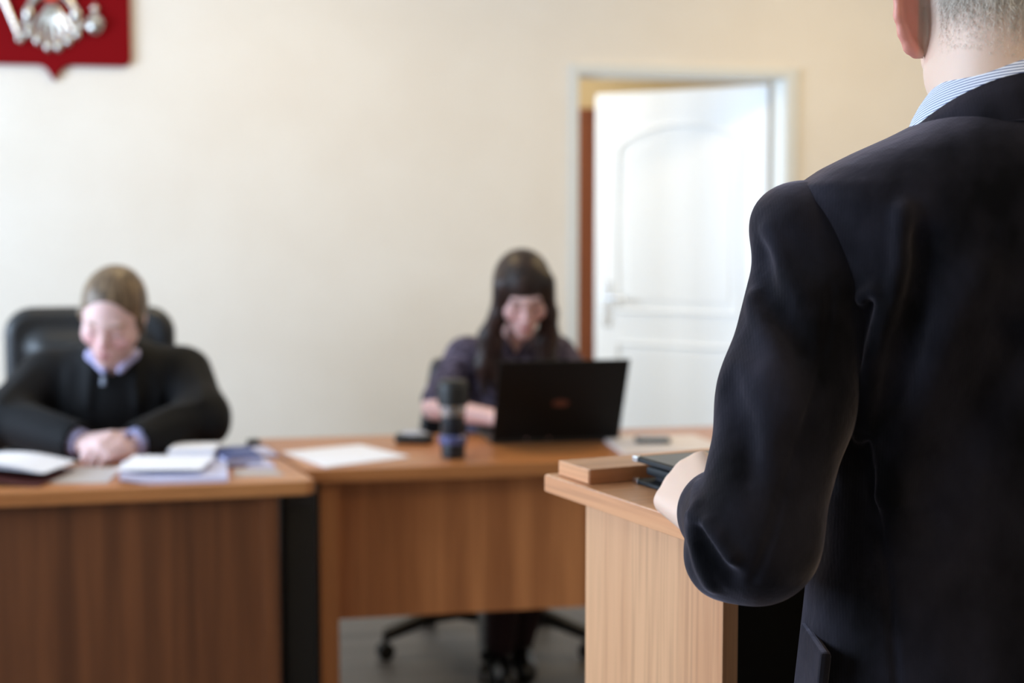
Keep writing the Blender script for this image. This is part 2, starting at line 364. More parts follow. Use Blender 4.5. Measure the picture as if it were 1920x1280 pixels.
def head(c, Rm, s=1.0, fem=True, ear='plain'):
    c = V3(c)
    def T(p): return c+Rm@(V3(p)*s)
    def E(p, r, k): return ell(T(p), V3(r)*s, k*s, Rm)
    def K(a, b, ra, rb, k): return cone(T(a), T(b), ra*s, rb*s, k*s)
    o = [E((0, -.012, .03), (.075, .094, .084), .02), E((0, .014, -.02), (.066, .077, .072), .03)]
    jw = .034 if fem else .044
    for sx in (-1, 1):
        o += [K((sx*jw, .0, -.06), (sx*.008, .062, -.094), .032, .021, .025), E((sx*.038, .056, -.03), (.027, .028, .026), .02), K((sx*.034, .08, .018), (sx*.006, .087, .017), .0115, .0115, .015)]
    o += [E((0, .07, -.1), (.018, .015, .014), .015), E((0, .075, -.065), (.03, .022, .026), .02)]
    for sx in (-1, 1): o.append(sub(ell(T((sx*.032, .104, -.001)), V3((.018, .018, .013))*s, .014*s, Rm)))
    for sx in (-1, 1): o.append(E((sx*.032, .0765, -.002), (.0135, .0125, .0125), .004))
    o += [K((0, .088, .01), (0, .108, -.03), .0075, .0105, .012), E((0, .104, -.036), (.011, .01, .008), .006)]
    for sx in (-1, 1): o.append(E((sx*.012, .096, -.036), (.0075, .009, .0075), .006))
    o += [K((-.019, .086, -.064), (0, .0965, -.061), .0045, .0058, .006), K((.019, .086, -.064), (0, .0965, -.061), .0045, .0058, .006), K((-.014, .088, -.071), (.014, .088, -.071), .006, .006, .006), E((0, .093, -.072), (.012, .006, .0065), .006)]
    if ear is None: pass
    elif ear == 'plain':
        for sx in (-1, 1): o.append(ell(T((sx*.076, -.008, -.006)), V3((.008, .018, .03))*s, .006, Rm@np.array(Matrix.Rotation(sx*R(20), 3, 'Z'))))
    else:
        for sx in (-1, 1):
            av = np.array([sx*.86, -.50, 0]); up = np.array([0, -.12, 1.0]); b0 = np.array([sx*.0715, .006, -.004])
            hp = [(.006, .008), (.012, .026), (.022, .034), (.031, .030), (.0365, .014), (.0355, -.004), (.029, -.019), (.021, -.031), (.013, -.035)]
            pts = [b0+av*u+up*v for u, v in hp]
            for i, (a, b) in enumerate(zip(pts, pts[1:])):
                r = .0046 if i < 6 else .0058; o.append(K(a, b, r, r, .004))
            nrm = np.cross(av, up); nrm /= np.linalg.norm(nrm); fr = np.stack([av/np.linalg.norm(av), nrm, np.cross(av/np.linalg.norm(av), nrm)], 1)
            for cu, cv, ru, rv in ((.017, .004, .018, .028), (.010, -.012, .012, .022)):
                o.append(ell(T(b0+av*cu+up*cv-nrm*sx*.002), V3((ru, .0042, rv))*s, .005, Rm@fr))
    return o, T
def head_paint(c, Rm, s, skin, lip, brow, blush, ear_c=None):
    c = V3(c)
    def f(v):
        q = (v-c)@Rm/s; x, y, z = np.abs(q[:, 0]), q[:, 1], q[:, 2]
        col = np.tile(np.array(lin(skin)), (len(v), 1))
        def mix(mask, rgb):
            nonlocal col; col = col*(1-mask[:, None])+np.array(lin(rgb))*mask[:, None]
        near = np.linalg.norm(q, axis=1) < .16
        mix(near*np.exp(-((x-.04)/.02)**2-((z+.03)/.024)**2)*(y > .03)*.5, blush)
        mix(near*np.exp(-(x/.014)**2-((z+.036)/.018)**2)*(y > .06)*.6, blush)
        mix(near*np.clip(1.6-np.hypot(x/.02, (z+.067)/.0085)*1.3, 0, 1)*(y > .07), lip)
        mix(near*np.clip(1.5-np.hypot((x-.033)/.019, (z-.020-.004*np.cos((x-.033)*70))/.0045)*1.1, 0, 1)*(y > .05), brow)
        mix(near*np.clip(1.6-np.hypot((x-.032)/.0155, (z+.007)/.003)*1.2, 0, 1)*(y > .06)*.85, (50, 36, 34))
        if ear_c is not None: mix(near*np.clip((x-.073)/.012, 0, 1)*(np.abs(z) < .05)*.8, ear_c)
        return col
    return f
def hand(wr, fwd, up, side, curl=(.5, .6, .4), spread=.12, thumb=(.55, .35), s=1.0, palm=.088):
    """wr wrist; fwd to the knuckles; up = back of the hand; side +1 left hand, -1 right hand"""
    wr = V3(wr); fwd = V3(fwd)/np.linalg.norm(fwd); up = V3(up)-fwd*(V3(up)@fwd); up /= np.linalg.norm(up)
    tv = np.cross(fwd, up)*side; o = []
    offs = [.028, .0095, -.009, -.027]; lens = [.070, .078, .072, .057]; rr = [.0092, .0095, .009, .0078]
    for i in range(4):
        kn = wr+(fwd*(palm-(.0, -.004, .002, .010)[i])+tv*offs[i]+up*(.004, .006, .005, .001)[i])*s
        o.append(cone(wr+(tv*offs[i]*.55+fwd*.008)*s, kn, .0145*s, .0108*s, .016))
        if i == 0: o.append(cone(wr+tv*.014*s-up*.006*s, kn-up*.006*s, .013*s, .0095*s, .014))
        if i == 3: o.append(cone(wr-tv*.014*s-up*.006*s, kn-up*.006*s, .0135*s, .009*s, .014))
        p = kn; a = 0
        dirv = fwd+tv*spread*(1.5-i)*.5; dirv /= np.linalg.norm(dirv)
        for j, fr in enumerate((.45, .3, .25)):
            a += curl[j]*(1+.06*i); d = dirv*math.cos(a)-up*math.sin(a); q = p+d*lens[i]*fr*s
            o.append(cone(p, q, rr[i]*(1-.07*j)*s, rr[i]*(.95-.09*j)*s, .004)); p = q
    b = wr+(tv*.018+fwd*.016-up*.006)*s; d = fwd*.62+tv*.75-up*.2; d /= np.linalg.norm(d); p1 = b+d*.042*s
    o.append(cone(b, p1, .0155*s, .0115*s, .014))
    for j, (ln, r) in enumerate(((.034, .0102), (.027, .0092))):
        d = d*math.cos(thumb[j])+(fwd*.8-tv*.6)*math.sin(thumb[j]); d /= np.linalg.norm(d); q = p1+d*ln*s; o.append(cone(p1, q, r*s, r*.9*s, .004)); p1 = q
    return o
# ---------------------------------------------------------------- emblem on the wall
EX, EY = -.697, 5.985
emb = thing('wall_emblem', 'dark red heraldic shield with silvered two-headed eagle, hung high on the cream wall', 'emblem', (EX, EY, 0))
def shield_outline(wd, z0, z1, tip, r=.035):
    pts = []
    for k in range(7): a = -PI/2+PI/2*k/6; pts.append((wd-r+r*math.cos(a), z0+r+r*math.sin(a)))
    pts += [(wd, z1), (-wd, z1)]
    for k in range(7): a = PI+PI/2*k/6; pts.append((-wd+r+r*math.cos(a), z0+r+r*math.sin(a)))
    t = [(-.062, z0), (-.040, z0-.006), (-.022, z0-.026), (0, z0-tip), (.022, z0-.026), (.040, z0-.006), (.062, z0)]
    return pts+t
def upright(poly, y0, y1, bev, name, m, parent):
    o = MB().prism(poly, 0, y1-y0, bev).build(name, m, parent); o.rotation_euler = (PI/2, 0, 0); o.location = (0, y1, 0); return o
upright(shield_outline(.298, 2.022, 2.72, .062), -.012, .012, .004, 'shield_plate', 'red', emb)
def relief(name, prims, m, lo, hi, h=.0035): return solid(name, prims, lo, hi, h, m, emb)
yr = -.018; P = []
P += [ell((0, yr, 2.37), (.07, .028, .105), .02), cone((-.02, yr, 2.44), (-.07, yr, 2.53), .03, .022, .02), cone((.02, yr, 2.44), (.07, yr, 2.53), .03, .022, .02)]
for s in (-1, 1):
    P += [ell((s*.078, yr, 2.545), (.026, .018, .022), .01), cone((s*.095, yr, 2.545), (s*.125, yr, 2.535), .008, .003, .006)]
    P += [ell((s*.078, yr, 2.59), (.022, .014, .014), .004)]
    P.append(cone((s*.05, yr, 2.44), (s*.17, yr, 2.52), .03, .024, .02))
    for k in range(7):                                      # wing feathers
        t = k/6; x0, z0 = s*(.10+.10*t), 2.47+.05*t; ang = R(-100+38*t); ln = .17-.035*t
        P.append(cone((x0, yr, z0), (x0+s*ln*math.cos(ang), yr, z0+ln*math.sin(ang)), .012, .0165, .004))
    P += [cone((s*.045, yr, 2.30), (s*.085, yr, 2.25), .020, .014, .01), ell((s*.090, yr-.004, 2.222), (.023, .018, .030), .005)]
    for k in (-1, 0, 1): P.append(cone((s*.095, yr, 2.205), (s*(.105+k*.016), yr-.006, 2.172), .008, .004, .003))
for ex, ez in ((-.092, 2.135), (-.058, 2.108), (-.020, 2.084), (.020, 2.084), (.058, 2.108), (.092, 2.135)):      # tail fan
    P += [cone((ex*.15, yr, 2.25), (ex*.9, yr, ez+.02), .009, .010, .003), ell((ex, yr-.004, ez+.012), (.0165, .015, .025), .003)]
P += [ell((0, yr, 2.655), (.03, .016, .02), .006), cone((0, yr, 2.67), (0, yr, 2.69), .006, .003, .004)]
relief('eagle', P, 'silver', (-.3, -.06, 2.04), (.3, .02, 2.71))
relief('sceptre', [cone((-.195, yr-.012, 2.31), (-.128, yr-.012, 2.135), .012, .010, .004), ell((-.198, yr-.012, 2.325), (.02, .015, .024), .006), ell((-.123, yr-.012, 2.12), (.017, .014, .017), .004)], 'silver', (-.26, -.07, 2.08), (-.08, .02, 2.37))
relief('orb', [ell((.163, yr-.012, 2.185), (.034, .022, .042), .004), cone((.163, yr-.012, 2.225), (.163, yr-.012, 2.26), .007, .006, .004), cone((.15, yr-.012, 2.247), (.176, yr-.012, 2.247), .005, .005, .003), cone((.13, yr-.03, 2.187), (.196, yr-.03, 2.187), .006, .006, .003)], 'silver', (.11, -.07, 2.12), (.22, .02, 2.28))
upright([(.042, 2.405), (-.042, 2.405), (-.042, 2.30), (-.025, 2.275), (0, 2.262), (.025, 2.275), (.042, 2.30)], -.056, -.038, .003, 'chest_shield', 'orange_red', emb)

# ---------------------------------------------------------------- desks
dl = thing('desk', 'wooden desk under the red emblem, where the robed woman sits, strewn with papers', 'desk', (-.75, 3.8, 0))
def off(poly, ox, oy): return [(x-ox, y-oy) for x, y in poly]
MB().prism(off([(-1.72, 3.465), (.165, 3.515), (.186, 3.535), (.068, 4.11), (-1.72, 4.07)], -.75, 3.8), .714, .75, .004).build('tabletop', 'desk_x', dl)
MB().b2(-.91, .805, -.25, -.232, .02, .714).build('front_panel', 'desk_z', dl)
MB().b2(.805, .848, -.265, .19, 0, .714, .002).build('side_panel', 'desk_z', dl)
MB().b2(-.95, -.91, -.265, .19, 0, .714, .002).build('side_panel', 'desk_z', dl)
d2 = thing('desk', 'wooden desk before the open doorway, with a laptop on it and a raised front panel', 'desk', (.9, 3.95, 0))
MB().prism(off([(.172, 3.675), (1.68, 3.675), (1.68, 4.26), (.048, 4.26)], .9, 3.95), .714, .75, .004).build('tabletop', 'desk_x', d2)
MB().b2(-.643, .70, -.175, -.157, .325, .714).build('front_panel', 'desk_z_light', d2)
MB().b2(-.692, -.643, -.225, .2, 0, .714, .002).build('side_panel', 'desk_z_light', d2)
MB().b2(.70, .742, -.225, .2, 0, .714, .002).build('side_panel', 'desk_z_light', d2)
gap_blk = thing('computer_case', 'tall slim dark case standing on the floor in the gap between the two desks', 'computer', (.153, 3.83, 0))  # block added to fill the dark gap, no known object
MB().b2(-.043, .043, -.2, .2, .012, .70, .006).build('case', 'dark_case', gap_blk)
MB().b2(-.036, .036, -.207, -.2, .05, .66, .003).build('front_cover', 'black_plastic', gap_blk)
MB().b2(-.04, .04, -.18, .18, 0, .012).build('stand', 'black_plastic', gap_blk)

# ---------------------------------------------------------------- chairs
def rbox(c, b, r, bend=0, taper=0, k=.01, rc=0):
    c = V3(c); b = V3(b)
    def f(P):
        q = P-c; q = q.copy(); q[:, 0] = q[:, 0]/(1-taper*np.clip(q[:, 2]/b[2], -1, 1)); q[:, 1] = q[:, 1]-bend*q[:, 0]**2
        if rc:
            e = np.abs(q[:, [0, 2]])-(b[[0, 2]]-rc); d2 = np.linalg.norm(np.maximum(e, 0), axis=1)+np.minimum(e.max(1), 0)-rc
            w_ = np.stack([d2+r, np.abs(q[:, 1])-(b[1]-r)], 1); return np.linalg.norm(np.maximum(w_, 0), axis=1)+np.minimum(w_.max(1), 0)-r
        q = np.abs(q)-(b-r); return np.linalg.norm(np.maximum(q, 0), axis=1)+np.minimum(q.max(1), 0)-r
    return func(f, c, float(np.linalg.norm(b))+.05, k)
def star_base(ch, phase, ln=.31):
    MB().lathe([(.028, .09), (.046, .095), (.046, .15), (.032, .165), (.028, .17), (.028, .30), (.022, .30), (.022, .42)], 24).build('gas_column', 'black_plastic', ch, True)
    for k in range(5):
        a = phase+k*2*PI/5; c, s = math.cos(a), math.sin(a)
        pr = [(.03, .125), (.10, .138), (.19, .128), (.26, .105), (ln, .078)]
        lg = MB().tube([(c*r, s*r, z) for r, z in pr], [.034, .031, .027, .024, .021], 12, 1.0).build('leg', 'black_plastic', ch, True)
        m = MB(); n = Vector((-s, c, 0))
        rotm = Matrix.Rotation(PI/2, 4, 'X').to_4x4(); rotm = Matrix.Rotation(a, 4, 'Z') @ rotm
        for side in (-1, 1): m.lathe([(.012, -.008), (.026, -.008), (.0275, -.004), (.0275, .004), (.026, .008), (.012, .008)], 20, (c*ln+n.x*side*.013, s*ln+n.y*side*.013, .0275), rotm)
        m.tube([(c*ln, s*ln, .03), (c*ln, s*ln, .085)], .009, 10)
        m.build('caster', 'black_plastic', lg, True)
ca = thing('office_chair', 'high-backed black leather armchair with rounded top behind the robed woman', 'chair', (-.455, 4.56, 0), PI)
star_base(ca, R(20))
solid('seat', [rbox((0, .02, .47), (.25, .25, .055), .045, 0)], (-.3, -.28, .38), (.3, .3, .56), .008, 'black_leather', ca)
solid('backrest', [rbox((0, -.16, .80), (.262, .05, .325), .045, .45, .0, .01, .085), cone((-.13, -.10, .66), (.13, -.10, .66), .05, .05, .05), cone((-.13, -.105, .99), (.13, -.105, .99), .045, .045, .05), fold([(-.2, -.09, .83), (0, -.11, .83), (.2, -.09, .83)], .018, -.012)], (-.32, -.26, .44), (.32, .0, 1.16), .008, 'black_leather', ca)
for s in (-1, 1):
    a = MB().tube([(s*.27, -.12, .60), (s*.285, -.1, .68), (s*.285, .12, .68), (s*.28, .17, .63), (s*.26, .1, .45)], [.018, .024, .024, .02, .018], 12).build('armrest', 'black_plastic', ca, True)
cb = thing('office_chair', 'black swivel chair on a five-star base that the long-haired woman sits on', 'chair', (.79, 4.50, 0), PI)
star_base(cb, R(80), .34)
solid('seat', [rbox((0, .02, .46), (.23, .22, .04), .035)], (-.28, -.26, .38), (.28, .28, .54), .008, 'black_leather', cb)
solid('backrest', [rbox((0, -.235, .74), (.185, .03, .20), .028, .75, .2)], (-.28, -.30, .5), (.28, -.05, 1.0), .007, 'black_leather', cb)
MB().tube([(0, -.05, .43), (0, -.22, .44), (0, -.27, .52), (0, -.268, .74)], [.02, .022, .022, .02], 10, .6).build('back_support', 'black_plastic', cb, True)

# ---------------------------------------------------------------- things on the desks
lp = thing('laptop', 'open black laptop seen from behind its lid on the desk by the doorway', 'laptop', (.911, 4.02, .75))
MB().b2(-.19, .19, -.01, .25, .0, .02, .004).build('base', 'black_plastic', lp)
kb = MB()
for r_ in range(5):
    for c_ in range(14): kb.box((-.16+.0246*c_, .05+.021*r_, .0205), (.02, .017, .003))
kb.build('keyboard', 'keys', lp)
t = R(26); lid = MB().b2(-.19, .19, -.008, 0, 0, .266, .0035).build('lid', 'lid_black', lp); lid.location = (0, -.002, .014); lid.rotation_euler = (t, 0, 0)
MB().b2(-.172, .172, .0, .001, .022, .24).build('screen', 'screen', lid)
lg_ = MB().lathe([(.021, 0), (.021, .0008), (.018, .0012)], 24).build('lid_mark', 'logo', lid); lg_.rotation_euler = (PI/2, 0, 0); lg_.location = (0, -.008, .125); lg_.scale = (1.15, .55, 1)
for s in (-1, 1): MB().tube([(s*.15-.02, 0, .014), (s*.15+.02, 0, .014)], .007, 10).build('hinge', 'black_plastic', lp)
mg = thing('travel_mug', 'dark travel mug with black lid and blue-grey ring in front of the laptop', 'mug', (.575, 3.80, .75))
MB().lathe([(.028, 0), (.032, .003), (.034, .036), (.033, .04)], 32).build('base', 'mug_dark', mg, True)
MB().lathe([(.033, .038), (.039, .042), (.0395, .058), (.034, .064)], 32).build('ring', 'mug_blue', mg, True)
MB().lathe([(.031, .06), (.0325, .066), (.033, .112), (.0325, .118)], 32).build('body', 'mug_dark', mg, True)
MB().lathe([(.0325, .116), (.034, .12), (.035, .146), (.033, .148)], 32).build('neck', 'steel', mg, True)
MB().lathe([(.036, .144), (.042, .147), (.043, .19), (.041, .205), (.034, .213), (.012, .216)], 32).build('lid', 'black_plastic', mg, True)
ms = thing('computer_mouse', 'dark computer mouse with pale grey top beside the travel mug', 'mouse', (.505, 4.09, .75), R(70))
solid('shell', [rbox((0, 0, .014), (.032, .055, .014), .013)], (-.05, -.07, -.004), (.05, .07, .05), .003, 'black_plastic', ms)
solid('top_cover', [ell((0, .0, .022), (.026, .046, .016), .004)], (-.05, -.07, 0), (.05, .07, .06), .003, 'pale_plastic', ms)
def page(name, m, quad, z, label, cat, group=None, th=.0006, lift=None, nu=10, nv=10):
    """a sheet (or a pile th thick) whose corners stand at quad, its edge lifted where lift says so"""
    a, b, c, d = [Vector((x, y, 0)) for x, y in quad]; o0 = (a+b+c+d)/4
    def fn(u, v):
        p = (a*(1-u)+b*u)*(1-v)+(d*(1-u)+c*u)*v-o0; p.z = lift(u, v) if lift else 0; return p
    o = MB().sheet(fn, nu, nv, th).build(name, m, None, loc=(o0.x, o0.y, z)); return tag(o, label, cat, group)
ZT = .7505
# on the desk by the doorway
page('paper_sheet', 'paper', [(.225, 3.70), (.46, 3.83), (.345, 4.075), (.12, 3.98)], ZT, 'white sheet lying flat on the left end of the desk with the laptop', 'paper', th=.002)
page('paper_stack', 'paper_cream', [(1.04, 3.74), (1.36, 3.73), (1.34, 4.04), (1.06, 4.07)], ZT, 'pale stack of papers right of the laptop, with a dark phone on it', 'papers', th=.008)
ph = thing('phone', 'small dark phone lying on the pale papers right of the laptop', 'phone', (1.175, 3.92, ZT+.0085), R(78))
MB().b2(-.035, .035, -.05, .05, 0, .012, .005).build('body', 'black_plastic', ph); MB().b2(-.03, .03, -.043, .043, .012, .0126).build('screen', 'screen', ph)
# on the robed woman's desk
page('paper_sheet', 'paper_grey', [(-.47, 3.60), (-.315, 3.575), (-.30, 3.80), (-.455, 3.84)], ZT, 'grey-beige sheet lying flat in front of the clasped hands', 'paper', th=.001)
op = thing('open_file', 'open maroon file with curled white pages at the left end of the papers', 'file', (-.60, 3.73, ZT), R(-14))
MB().sheet(lambda u, v: (-.17+.34*u, -.15+.24*v, .002+.016*math.sin(PI*u)**2), 12, 4, .003).build('cover', 'maroon', op)
def pg(amp, dx): return lambda u, v: (-.15+.31*u+dx, -.11+.22*v, .022+amp*math.sin(PI*min(1, u*1.02))+.006*(1-v))
for k in range(3): MB().sheet(pg(.012+.005*k, .004*k), 16, 4, .0008).build('page', 'paper', op, True)
page('paper_stack', 'paper_lilac', [(-.285, 3.545), (-.025, 3.535), (-.03, 3.80), (-.30, 3.83)], ZT, 'lilac-white pile of papers on the near edge of the desk under the emblem', 'papers', th=.012, lift=lambda u, v: .012*max(0, 1-u*4)*(1-v))
page('paper_sheet', 'paper', [(-.30, 3.60), (-.09, 3.57), (-.06, 3.78), (-.27, 3.83)], ZT+.026, 'crooked top sheet on the lilac-white pile of papers', 'paper', th=.0012)
bk = thing('paper_bundle', 'thick bright white bundle of papers behind the lilac-white pile', 'papers', (-.115, 3.90, ZT), R(-8))
MB().b2(-.06, .06, -.06, .07, 0, .034, .002).build('pages', 'paper', bk); MB().b2(-.061, .061, -.061, .071, .034, .036).build('cover_sheet', 'paper', bk)
fb = thing('card_folder', 'dark blue card folder beside the bright white paper bundle', 'folder', (-.005, 3.86, ZT), R(12))
MB().b2(-.05, .05, -.10, .09, 0, .004).build('cover', 'blue_folder', fb); MB().b2(-.046, .048, -.095, .085, .004, .022).build('pages', 'paper_lilac', fb); MB().b2(-.05, .05, -.10, .09, .022, .026, .001).build('cover', 'blue_folder', fb)
page('paper_sheet', 'paper_grey', [(-.01, 3.61), (.115, 3.60), (.09, 3.70), (-.01, 3.72)], ZT, 'small grey sheet near the right front corner of the desk under the emblem', 'paper', th=.001)
page('paper_sheet', 'paper_lilac', [(.02, 3.735), (.095, 3.72), (.075, 3.86), (.055, 3.88)], ZT, 'lilac slip on the desk edge right of the blue folder', 'paper', th=.004)
page('paper_stack', 'paper_lilac', [(.05, 3.90), (.105, 3.89), (.075, 4.04), (.035, 4.05)], ZT, 'narrow lilac pile at the back right corner of the desk', 'papers', th=.010)
hp = thing('hole_punch', 'small dark desk tool at the back right corner behind the narrow lilac pile', 'hole punch', (.043, 4.075, ZT), R(20))
MB().b2(-.02, .02, -.015, .015, 0, .012, .003).build('base', 'black_plastic', hp); MB().b2(-.016, .016, -.010, .012, .012, .026, .004).build('lever', 'black_plastic', hp)

# ---------------------------------------------------------------- the lectern
lec = thing('lectern', 'light beech lectern with open back that the man in black stands at', 'lectern', (.383, 1.751, 0), math.atan2(.265, .964))
MB().b2(0, .60, -.42, 0, 1.037, 1.06, .0025).build('top', 'lec_x', lec)
MB().b2(-.0012, 0, -.4185, -.0015, 1.0385, 1.0585).build('edge_band', 'lec_y', lec); MB().b2(.0118, .013, -.0915, -.0155, 1.0612, 1.0775).build('edge_band', 'lec_y', lec)
MB().b2(.013, .587, -.093, -.014, 1.0602, 1.0785, .0012).build('ledge_board', 'lec_x', lec)
MB().b2(.03, .05, -.352, -.053, 0, 1.037, .001).build('side_panel', 'lec_z', lec)
MB().b2(.55, .57, -.352, -.053, 0, 1.037, .001).build('side_panel', 'lec_z', lec)
MB().b2(.05, .55, -.071, -.053, .03, 1.037).build('front_panel', 'lec_z', lec)
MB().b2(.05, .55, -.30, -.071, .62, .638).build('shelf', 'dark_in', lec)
MB().b2(.05, .55, -.073, -.071, .04, 1.03).build('lining', 'dark_in', lec)  # added dark sheets that stand in for the shade inside
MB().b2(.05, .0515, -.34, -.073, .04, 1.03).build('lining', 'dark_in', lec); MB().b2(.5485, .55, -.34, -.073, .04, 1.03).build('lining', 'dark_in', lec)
fo = thing('folio', 'thick black leather folio with silver corners lying on the lectern', 'folio', (.383+.964*.066+.265*.107, 1.751+.265*.066-.964*.107, 1.0605), math.atan2(.265, .964)-R(1))
MB().b2(0, .31, -.235, 0, 0, .005, .0018).build('cover', 'folio', fo); MB().b2(0, .31, -.235, 0, .027, .0325, .0012).build('cover', 'folio', fo)
MB().b2(.006, .304, -.229, -.006, .0325, .0329).build('cover_panel', 'folio_gloss', fo)
MB().b2(.02, .29, -.215, -.02, .005, .027).build('pages', 'dark_case', fo)
MB().b2(.012, .298, -.225, -.010, .0105, .0215, .004).build('zip_band', 'folio', fo)
for z in (0, .027):
    for x, y in ((0, 0), (.31, 0), (0, -.235), (.31, -.235)):
        sx = 1 if x == 0 else -1; sy = -1 if y == 0 else 1
        MB().prism([(x-sx*.001, y-sy*.001), (x+sx*.012, y-sy*.001), (x-sx*.001, y+sy*.012)][::(1 if sx*sy > 0 else -1)], z-.0005, z+.0065, .001).build('corner_cap', 'steel', fo)
# ---------------------------------------------------------------- people: materials
M['skin'] = attr_mat('skin', .5, .15, .12, 700)
M['jacket'] = noisy('needlecord_velvet', (5, 5, 7), (40, 38, 46), (15, 15, 9), 6, .9, .36, .72, spec=.06, sheen=.4)
BS(M['jacket']).inputs['Sheen Roughness'].default_value = .45; BS(M['jacket']).inputs['Sheen Tint'].default_value = (.55, .5, .62, 1)
m = M['jacket']; tc = [n for n in m.node_tree.nodes if n.type == 'TEX_COORD'][0]
wv = N(m, 'ShaderNodeTexWave', wave_type='BANDS', bands_direction='X'); wv.inputs['Scale'].default_value = 150; wv.inputs['Distortion'].default_value = .4; wv.inputs['Detail'].default_value = 1
bp = N(m, 'ShaderNodeBump'); bp.inputs['Strength'].default_value = .12; bp.inputs['Distance'].default_value = .0006
L(m, tc.outputs['Object'], wv.inputs['Vector']); L(m, wv.outputs['Fac'], bp.inputs['Height']); nb = N(m, 'ShaderNodeTexNoise'); nb.inputs['Scale'].default_value = 26; nb.inputs['Detail'].default_value = 4
b2_ = N(m, 'ShaderNodeBump'); b2_.inputs['Strength'].default_value = .35; b2_.inputs['Distance'].default_value = .008
L(m, tc.outputs['Object'], nb.inputs['Vector']); L(m, nb.outputs['Fac'], b2_.inputs['Height']); L(m, bp.outputs['Normal'], b2_.inputs['Normal']); L(m, b2_.outputs['Normal'], BS(m).inputs['Normal'])
M['trousers'] = mat('dark_trousers', (14, 14, 17), .85, spec=.2)
M['shoe'] = mat('black_shoe', (12, 11, 11), .3)
M['robe'] = noisy('black_robe', (6, 7, 10), (11, 12, 16), (7, 7, 4), 3, .75, spec=.2, sheen=.03)
M['lilac_shirt'] = mat('lilac_shirt', (186, 184, 226), .8, spec=.2)
M['blouse'] = noisy('printed_blouse', (58, 52, 68), (104, 96, 116), (55, 55, 55), 2, .8, .45, .62, spec=.2)
M['clerk_trousers'] = mat('dark_brown_trousers', (44, 30, 32), .8, spec=.2)
def hairmat(name, c1, c2, rough=.45, sc=(220, 220, 9)):
    return noisy(name, c1, c2, sc, 3, rough, .3, .7, spec=.4)
M['hair_fair'] = hairmat('dark_blonde_hair', (58, 44, 32), (138, 114, 88), .4, (70, 70, 7))
M['hair_dark'] = hairmat('dark_brown_hair', (20, 14, 13), (58, 40, 36), .45, (70, 70, 7))
M['hair_grey'] = hairmat('cropped_grey_hair', (180, 166, 150), (240, 229, 216), .5)
m = M['shirt'] = mat('striped_shirt', (232, 236, 250), .75, spec=.2)      # pale shirt, fine blue stripes along the collar (UV v runs across the band)
uv = N(m, 'ShaderNodeUVMap'); sp = N(m, 'ShaderNodeSeparateXYZ'); ma = N(m, 'ShaderNodeMath', operation='FRACT'); gt = N(m, 'ShaderNodeMath', operation='GREATER_THAN'); gt.inputs[1].default_value = .66
mx = N(m, 'ShaderNodeMix', data_type='RGBA'); mx.inputs[6].default_value = (*lin((234, 238, 252)), 1); mx.inputs[7].default_value = (*lin((92, 108, 152)), 1)
L(m, uv.outputs[0], sp.inputs[0]); L(m, sp.outputs[1], ma.inputs[0]); L(m, ma.outputs[0], gt.inputs[0]); L(m, gt.outputs[0], mx.inputs[0]); L(m, mx.outputs[2], BS(m).inputs['Base Color'])

# ---------------------------------------------------------------- the man at the lectern, seen from behind
man = thing('person', 'standing man in black velvet jacket seen from behind at the lectern, cropped grey hair', 'person', (.705, 1.208, 0), -R(12))
HC_, HR = V3((-.004, .012, 1.572)), rot(R(-2), R(-8))
SL, EL, WL = V3((-.179, -.023, 1.342)), V3((-.247, -.092, 1.100)), V3((-.248, .112, 1.080))
SR, ER, WR = V3((.179, -.015, 1.338)), V3((.265, -.05, 1.10)), V3((.19, .20, 1.085))
hp_, T = head(HC_, HR, 1.0, False, 'full')
body = list(hp_)
body += [cone((0, -.020, 1.41), (0, -.012, 1.53), .066, .060, .03), cone((-.03, -.040, 1.42), (-.024, -.040, 1.55), .036, .036, .04), cone((.03, -.040, 1.42), (.024, -.040, 1.55), .036, .036, .04)]
body += [ell((0, 0, 1.26), (.15, .10, .19), .05), ell((0, .005, 1.02), (.135, .095, .17), .06), cone((-.11, -.015, 1.375), (.11, -.015, 1.375), .055, .055, .05), cone((-.06, 0, .90), (.06, 0, .90), .09, .09, .05)]
for S_, E_, W_, s in ((SL, EL, WL, -1), (SR, ER, WR, 1)):
    body += [cone(S_*[.95, 1, .99], E_, .047, .037, .03), cone(E_, W_, .037, .027, .02)]
for s in (-1, 1):
    body += [cone((s*.085, 0, .90), (s*.10, .01, .50), .075, .05, .04), cone((s*.10, .01, .50), (s*.11, -.01, .09), .047, .034, .02), cone((s*.11, -.01, .07), (s*.12, .15, .035), .03, .026, .02)]
body += hand(WL+V3((-.010, .020, -.004)), (-.22, .95, .20), (-.62, -.05, .78), 1, (.75, .6, .4), .10, (.35, .25), 1.04)
body += hand(WR+V3((.0, .004, .0)), (-.25, .96, -.02), (0, 0, 1), -1, (.25, .4, .3))
pf = head_paint(HC_, HR, 1.0, (238, 202, 180), (196, 120, 112), (120, 104, 92), (226, 160, 146), (228, 138, 120))
def man_paint(v):
    c = pf(v); q = (v-HC_)@HR
    stub = np.clip((q[:, 2]+.055+.02*np.clip(q[:, 1]/.08, -1, 1))/.05, 0, 1)*(q[:, 1] < .03)*(np.abs(q[:, 0]) < .082)*(np.linalg.norm(q, axis=1) < .16)
    nap = stub[:, None]*.72; return c*(1-nap)+np.array(lin((172, 158, 147)))*nap
man_body = solid('body', body, (-.40, -.18, -.02), (.40, .45, 1.72), .0032, 'skin', man, man_paint)
